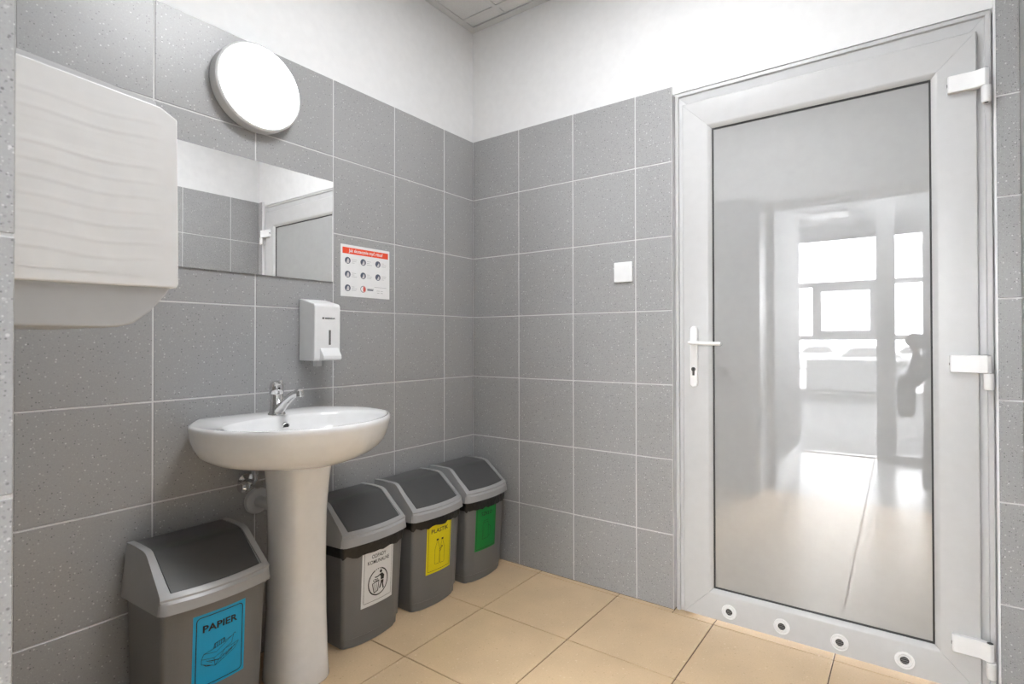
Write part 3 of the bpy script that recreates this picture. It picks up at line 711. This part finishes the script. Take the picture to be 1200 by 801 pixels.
# ---------------------------------------------------------------- the hall behind the camera (seen mirrored in the pane)
HC = 3.3; HY0 = -10.0
hl = MB(); hl.box((-4.1, HY0-.2, 0), (-4.0, YO, HC)); hl = tag(hl.build('wall_hall_side', PAINT), 'white hall wall, mirrored in the pane', 'wall', kind='structure')
struct('wall_hall_end', (5.0, HY0-.2, 0), (5.1, YO, HC), PAINT, 'white far side wall of the hall', 'wall')
hw_ = MB(); hw_.box((-4.1, YO, 0), (-.151, YO+.1, HC)); hw_.box((W+.151, YO, 0), (5.1, YO+.1, HC)); hw_.box((-.151, YO, CEIL+.13), (W+.151, YO+.1, HC)); tag(hw_.build('wall_hall_near', PAINT), 'white hall wall around the washroom entrance', 'wall', kind='structure')
struct('ceiling_hall', (-4.1, HY0-.2, HC), (5.1, YO+.1, HC+.1), PAINT, 'white ceiling of the hall', 'ceiling')
cf = MB(); cf.box((-4.1, HY0-.2, -.06), (5.1, -3.7, -.002)); cf.box((-4.1, -3.7, -.06), (-.05, YO, -.002)); cf.box((3.4, -3.7, -.06), (5.1, YO, -.002))
tag(cf.build('floor_hall', CARP), 'grey carpet floor of the hall, mirrored in the pane', 'floor', kind='structure')
tag(box('trim_4', (1.05, -3.74, -.001), (3.4, -3.69, .006), WPL), 'pale threshold strip between hall tiles and carpet', 'trim', kind='structure')
struct('wall_corridor', (.92, -3.5, 0), (1.035, YO-.004, 2.12), mat('corridor_grey', .3, .5), 'grey corridor side wall by the entrance, mirrored in the pane', 'wall')
tag(box('baseboard_corridor', (1.035, -3.5, 0), (1.049, YO-.004, .11), WPL), 'white baseboard of the corridor side wall', 'baseboard', kind='structure')
# glazed screen at the carpet edge
def window(name, x0, x1, z0, z1, y, bars_v, bars_h, fw_, label, extra=None, m=ALU):
    root = empty(name, ((x0+x1)/2, y, z0), label, 'window', kind='structure')
    f = MB()
    for a, b in (((x0, z0), (x0+fw_, z1)), ((x1-fw_, z0), (x1, z1)), ((x0+fw_, z0), (x1-fw_, z0+fw_)), ((x0+fw_, z1-fw_), (x1-fw_, z1))):
        attach(root, box('window_frame', (a[0], y-.04, a[1]), (b[0], y+.04, b[1]), m))
    for bx, w_ in bars_v: attach(root, box('mullion', (bx-w_/2, y-.038, z0+fw_), (bx+w_/2, y+.038, z1-fw_), m))
    for bz, w_, xa, xb in bars_h: attach(root, box('transom', (xa, y-.036, bz-w_/2), (xb, y+.036, bz+w_/2), m))
    attach(root, box('pane', (x0+fw_/2, y-.004, z0+fw_/2), (x1-fw_/2, y+.004, z1-fw_/2), DGLASS))
    return root
window('window_1', 1.65, 2.05, 0, HC, -3.62, [], [], .06, 'narrow side light of the glazed screen by the carpet edge')
tag(box('trim_5', (1.57+.08, -3.72, 0), (1.79, -3.52, HC), ALU), 'grey post beside the opening to the carpeted hall', 'post', kind='structure')
struct('wall_screen', (2.05, -3.66, 0), (5.0, -3.58, HC), mat('screen_grey', .45, .5), 'grey partition beside the side light', 'wall')
wx = -1.4
k = 0
for x0, x1, sash in ((-3.9, -1.9, 0), (-1.9, 0.0, 0), (0.0, 2.5, 1), (2.5, 4.1, 0)):
    k += 1
    fr_ = [(x0+.40, .10)] if True else []
    r = window('window_%d' % (k+1), x0, x1, .05, 3.12, HY0, [], [(2.19, .09, x0+.06, x1-.06), (1.13, .09, x0+.06, x1-.06)], .06,
               ('tall daylight window of the hall, first from its left side', 'tall daylight window of the hall, left of the radiator', 'tall daylight window with an opening sash above the radiator', 'tall daylight window of the hall, behind the side light')[k-1])
    if k == 3:
        attach(r, box('mullion', (.37, HY0-.038, 1.17), (.45, HY0+.038, 2.15), ALU))
        for a, b in (((.45, 1.17), (.53, 2.15)), ((1.36, 1.17), (1.46, 2.15)), ((.53, 1.17), (1.36, 1.27)), ((.53, 2.05), (1.36, 2.15))):
            attach(r, box('sash', (a[0], HY0-.02, a[1]), (b[0], HY0+.06, b[1]), ALU))
we = MB(); we.box((-4.1, HY0-.2, 3.12), (5.1, HY0+.1, HC)); we.box((-4.1, HY0-.2, 0), (5.1, HY0+.05, .05)); we.box((4.1, HY0-.2, .05), (5.1, HY0+.05, 3.12)); we.box((-4.1, HY0-.2, .05), (-3.9, HY0+.05, 3.12))
tag(we.build('wall_window', PAINT), 'window wall of the hall with its lintel', 'wall', kind='structure')
ra = empty('radiator', (1.0, HY0+.15, .1), 'long white radiator below the hall window, mirrored in the pane', 'radiator')
rb = box('radiator_panel', (.27, HY0+.12, .10), (1.95, HY0+.20, .70), mat('radiator_white', .62, .4), bev=.01)
for x in (.33, .37):
    m = MB(); m.tube([(x, HY0+.16, 0), (x, HY0+.16, .10)], .012, 10); attach(ra, m.build('radiator_pipe', WPL, smooth=True))
m = MB(); m.tube([(.27, HY0+.17, .045), (1.95, HY0+.17, .045)], .014, 10); pi_ = m.build('radiator_pipe', WPL, smooth=True)
for x in (.5, 1.7): attach(ra, box('radiator_foot', (x, HY0+.13, 0), (x+.04, HY0+.18, .10), WPL))
attach(ra, rb, pi_)
# hall lamps: first one mirrored in the pane, the rest added as fill
for i, (x, y) in enumerate(((.8, -8.6), (2.6, -8.6), (.8, -5.9), (2.6, -5.9), (1.32, -3.15), (-1.5, -7.0))):
    lab = ('hall ceiling louvre lamp mirrored near the window', 'added unseen fill lamp on the hall ceiling, to the right by the windows', 'added unseen fill lamp on the hall ceiling, over the middle of the carpet', 'added unseen fill lamp on the hall ceiling, right of the middle', 'added unseen fill lamp on the hall ceiling, just outside the washroom entrance', 'added unseen fill lamp on the hall ceiling, on the far left side')[i]
    r = empty('hall_lamp', (x, y, HC), lab, 'lamp', 'hall ceiling lamps')
    attach(r, box('diffuser', (x-.28, y-.28, HC-.02), (x+.28, y+.28, HC-.012), mat('hall_fill_light', .8, .5, emis=HALL_FILL) if i else mat('hall_lamp_dim', .8, .5, emis=.6)))
    m = MB()
    for q in range(6): m.box((x-.3+q*.116, y-.3, HC-.045), (x-.3+q*.116+.02, y+.3, HC-.021))
    m.box((x-.3, y-.3, HC-.045), (x+.3, y-.28, HC-.001)); m.box((x-.3, y+.28, HC-.045), (x+.3, y+.3, HC-.001))
    attach(r, m.build('louvre', WPL))
# outside
tag(box('ground_outside', (-60, -90, -.66), (60, HY0-.25, -.6), mat('asphalt', .30, .9, noise=.1, nscale=3)), 'pale paved parking ground outside the windows', 'ground', kind='structure')
def car(x, y, m, label, rz=0):
    r = empty('parked_car', (x, y, -.6), label, 'car', 'cars parked outside the hall windows')
    side = [(-2.1, .3), (-2.15, .62), (-1.95, .82), (-1.1, .92), (-.55, 1.38), (.75, 1.42), (1.45, .98), (2.05, .88), (2.15, .55), (2.1, .3)]
    m_ = MB(); cw = lambda z: .86 if z < .95 else .86-(z-.95)*.5
    m_.rings([[(a, -cw(b)*1, b) for a, b in side], [(a, cw(b), b) for a, b in side]])
    bo = m_.build('car_body', m); bevel(bo, .06, 2, 20); bo.parent = r
    gl_ = MB()
    for s in (-1, 1):
        q = [(-.95, .96), (-.5, 1.32), (.70, 1.36), (1.25, 1.0)]; gl_.add([(a, s*(cw(b)+.012), b) for a, b in q], [(0, 1, 2, 3)])
    gl_.add([(-1.08, -.7, .95), (-1.08, .7, .95), (-.60, .6, 1.36), (-.60, -.6, 1.36)], [(0, 1, 2, 3)])
    gl_.build('car_window', mat('car_glass', .06, .1)).parent = r
    for a in (-1.3, 1.3):
        for s in (-1, 1):
            w_ = MB(); w_.lathe((a, s*.70, .32), (0, s, 0), [(.32, 0), (.32, .2), (.2, .21), (.0001, .19)], 20); w_.build('wheel', mat('tyre', .05, .7), smooth=True).parent = r
    r.rotation_euler = (0, 0, rz)
CW, CG, CD = mat('car_white', .8, .3), mat('car_grey', .5, .3), mat('car_dark', .28, .3)
car(-4.6, -26, CG, 'grey parked car, left one of the nearest row outside'); car(.6, -26, CD, 'dark parked car, middle of the nearest row outside'); car(5.4, -26, CW, 'white parked car, right one of the nearest row outside')
car(-1.8, -33, CW, 'white parked car in the second row, left side', .5); car(2.9, -33, CG, 'grey parked car in the second row, right side', .5); car(8.5, -33, CD, 'dark parked car at the right end of the second row', .5)

# ---------------------------------------------------------------- the photographer (mirrored at the pane's edge)
def skin_body(name, pts, edges, rad, m, parent=None, sub=2, root=0):
    me = bpy.data.meshes.new(name); me.from_pydata(pts, edges, []); me.update()
    o = link(name, me, m, parent); s = o.modifiers.new('skin', 'SKIN'); s.use_smooth_shade = True
    for i, r in enumerate(rad): me.skin_vertices[0].data[i].radius = (r, r)
    me.skin_vertices[0].data[root].use_root = True
    if sub: u = o.modifiers.new('sub', 'SUBSURF'); u.levels = sub; u.render_levels = sub
    dg = bpy.context.evaluated_depsgraph_get(); m2 = bpy.data.meshes.new_from_object(o.evaluated_get(dg)); o.modifiers.clear(); o.data = m2
    for p_ in m2.polygons: p_.use_smooth = True
    return o
pf = CAM - fw*.045    # front of the lens sits just behind the viewpoint
cm_ = empty('photo_camera', pf, 'black camera held by the photographer, mirrored near the right edge of the pane', 'camera')
BLK = mat('camera_black', .03, .4)
m = MB(); m.lathe(pf, -fw, [(.030, .0), (.036, .004), (.036, .05), (.040, .052), (.040, .085), (.034, .09)], 28); ln = m.build('lens', BLK, smooth=True)
m = MB(); c0 = pf - fw*.12
for s_ in (1,):
    vs = []
    for a in (-.07, .07):
        for b_ in (-.03, .03):
            for c in (-.05, .045): vs.append(c0+rt0*a-fw*b_+Vector((0, 0, c)))
    m.add(vs, [(0,1,3,2), (4,6,7,5), (0,4,5,1), (2,3,7,6), (0,2,6,4), (1,5,7,3)])
cb_ = m.build('camera_body', BLK); bevel(cb_, .008, 3); attach(cm_, ln, cb_)
# kneeling person
pe_ = empty('person', (2.22, -2.70, 0), 'photographer in dark clothes kneeling behind the camera, mirrored in the pane', 'person')
V3 = Vector
P0 = [V3((2.28, -2.78, .50)), V3((2.26, -2.74, .66)), V3((2.22, -2.66, .84)), V3((2.19, -2.60, .97)), V3((2.15, -2.56, 1.05)), V3((2.12, -2.52, 1.10)),   # pelvis..neck
      V3((2.03, -2.66, .98)), V3((1.90, -2.60, .76)), V3((1.90, -2.36, .88)), V3((1.92, -2.27, .99)),      # left arm
      V3((2.34, -2.52, .98)), V3((2.36, -2.36, .78)), V3((2.08, -2.30, .92)), V3((2.01, -2.235, 1.02)),     # right arm
      V3((2.20, -2.80, .47)), V3((2.02, -2.56, .50)), V3((1.99, -2.58, .10)), V3((1.98, -2.46, .045)),     # raised left leg
      V3((2.36, -2.76, .46)), V3((2.42, -2.44, .09)), V3((2.46, -2.84, .08)), V3((2.47, -2.95, .05))]      # kneeling right leg
E0 = [(0,1),(1,2),(2,3),(3,4),(4,5),(3,6),(6,7),(7,8),(8,9),(3,10),(10,11),(11,12),(12,13),(0,14),(14,15),(15,16),(16,17),(0,18),(18,19),(19,20),(20,21)]
r0 = [.15,.14,.145,.14,.07,.055,.065,.048,.036,.026,.065,.048,.036,.026,.095,.065,.048,.04,.095,.065,.05,.04]
sb = skin_body('body', P0, E0, r0, mat('dark_clothes', .05, .8)); attach(pe_, sb)
SK = mat('skin', (.5, .33, .25), .5)
# head
bm = bmesh.new(); bmesh.ops.create_uvsphere(bm, u_segments=32, v_segments=20, radius=1)
hc = V3((2.085, -2.46, 1.175)); fd = (CAM-fw*.12-hc); fd.z = -.1; fd.normalize(); sd_ = V3((0,0,1)).cross(fd).normalized(); uu = fd.cross(sd_)
hm = bmesh.new()
def hp(s, f, u): return hc+sd_*s+fd*f+uu*u
for v in bm.verts:
    x, y, z = v.co; jaw = 1-.28*max(0, -z)
    f = .098*y*(1-.1*max(0, -z)); s_ = .076*x*jaw
    if y > 0 and abs(x) < .22 and -.35 < z < .15: f += .020*(1-abs(x)/.22)*(1-abs(z+.1)/.25)
    if y > 0 and .05 < z < .22 and .25 < abs(x) < .6: f -= .008
    v.co = hp(s_, f, .118*z)
for f_ in bm.faces: f_.smooth = True
me = bpy.data.meshes.new('head'); bm.to_mesh(me); bm.free(); hd_ = link('head', me, SK)
hv = MB(); n_ = 24; rs = []
for j in range(9):
    t = j/8*pi*.52; rs.append([hp(.083*sin(t+.02)*cos(2*pi*k/n_), -.012+(.104*sin(t+.02)*sin(2*pi*k/n_)), .126*cos(t) + (.018 if sin(2*pi*k/n_) > .3 and j > 6 else 0)) for k in range(n_)])
hv.rings(rs); hr = hv.build('hair', mat('dark_hair', .03, .6), smooth=True, auto=False)
for s_ in (-1, 1):
    fe = MB(); fe.lathe(hp(s_*.030, .083, .012), fd, [(.009, 0), (.007, .005), (.0001, .007)], 12); attach(pe_, fe.build('eye', CHD, smooth=True))
mo = MB(); mo.tube([hp(-.022, .080, -.055), hp(0, .089, -.057), hp(.022, .080, -.055)], [.003, .005, .003], 8); mo = mo.build('mouth', mat('lips', (.35, .15, .13), .5), smooth=True)
for s_ in (-1, 1):
    er = MB(); er.lathe(hp(s_*.072, -.005, -.005), sd_*s_, [(.022, 0), (.026, .006), (.018, .012), (.0001, .010)], 16); attach(pe_, er.build('ear', SK, smooth=True))
attach(pe_, hd_, hr, mo)
# hands with five fingers closed on the camera
for wrist, tgt, s_ in ((P0[9], c0-rt0*.075, -1), (P0[13], c0+rt0*.075, 1)):
    d = (tgt-wrist).normalized(); upv = V3((0, 0, 1)); sdv = d.cross(upv).normalized()
    palm = wrist+d*.045
    pts = [wrist, wrist+d*.02, palm+d*.02]; ed = [(0,1),(1,2)]; rd = [.024,.03,.03]
    for q in range(4):
        a = palm+d*.025+upv*(.030-.02*q); L_ = (.036, .042, .038, .030)[q]
        b1 = a+d*L_*.7-fw*-.0-sdv*.0; c1 = b1+(d*.5-rt0*s_*1.0).normalized()*L_*.55; e1 = c1+(-rt0*s_-d*.3).normalized()*L_*.45
        k0 = len(pts); pts += [a, b1, c1, e1]; ed += [(2, k0), (k0, k0+1), (k0+1, k0+2), (k0+2, k0+3)]; rd += [.0095, .009, .0085, .0075]
    a = wrist+d*.03+upv*.03; k0 = len(pts); pts += [a, a+(d+upv).normalized()*.03, a+(d+upv).normalized()*.03+d*.025]; ed += [(1, k0), (k0, k0+1), (k0+1, k0+2)]; rd += [.012, .010, .008]
    attach(pe_, skin_body('hand', pts, ed, rd, SK, sub=1))
bg = empty('shoulder_bag', (1.855, -2.36, .55), 'dark rounded shoulder bag hanging below the camera', 'bag')
# soft bag hanging at the photographer's left side
m = MB(); rs = []
for z, k in ((.55, .55), (.56, .85), (.60, 1), (.74, 1), (.80, .92), (.83, .6)):
    rs.append([(1.855+.055*k*se(cos(2*pi*q/24), 2.6), -2.36+.045*k*se(sin(2*pi*q/24), 2.6), z) for q in range(24)])
m.rings(rs); bgb = m.build('bag_body', mat('bag_black', .04, .7), smooth=True)
m = MB(); m.tube([(1.88, -2.38, .82), (1.96, -2.47, .98), (2.06, -2.60, 1.11), (2.14, -2.68, 1.09)], .008, 8); stp = m.build('bag_strap', mat('bag_black', .04, .7), smooth=True); attach(bg, bgb, stp)
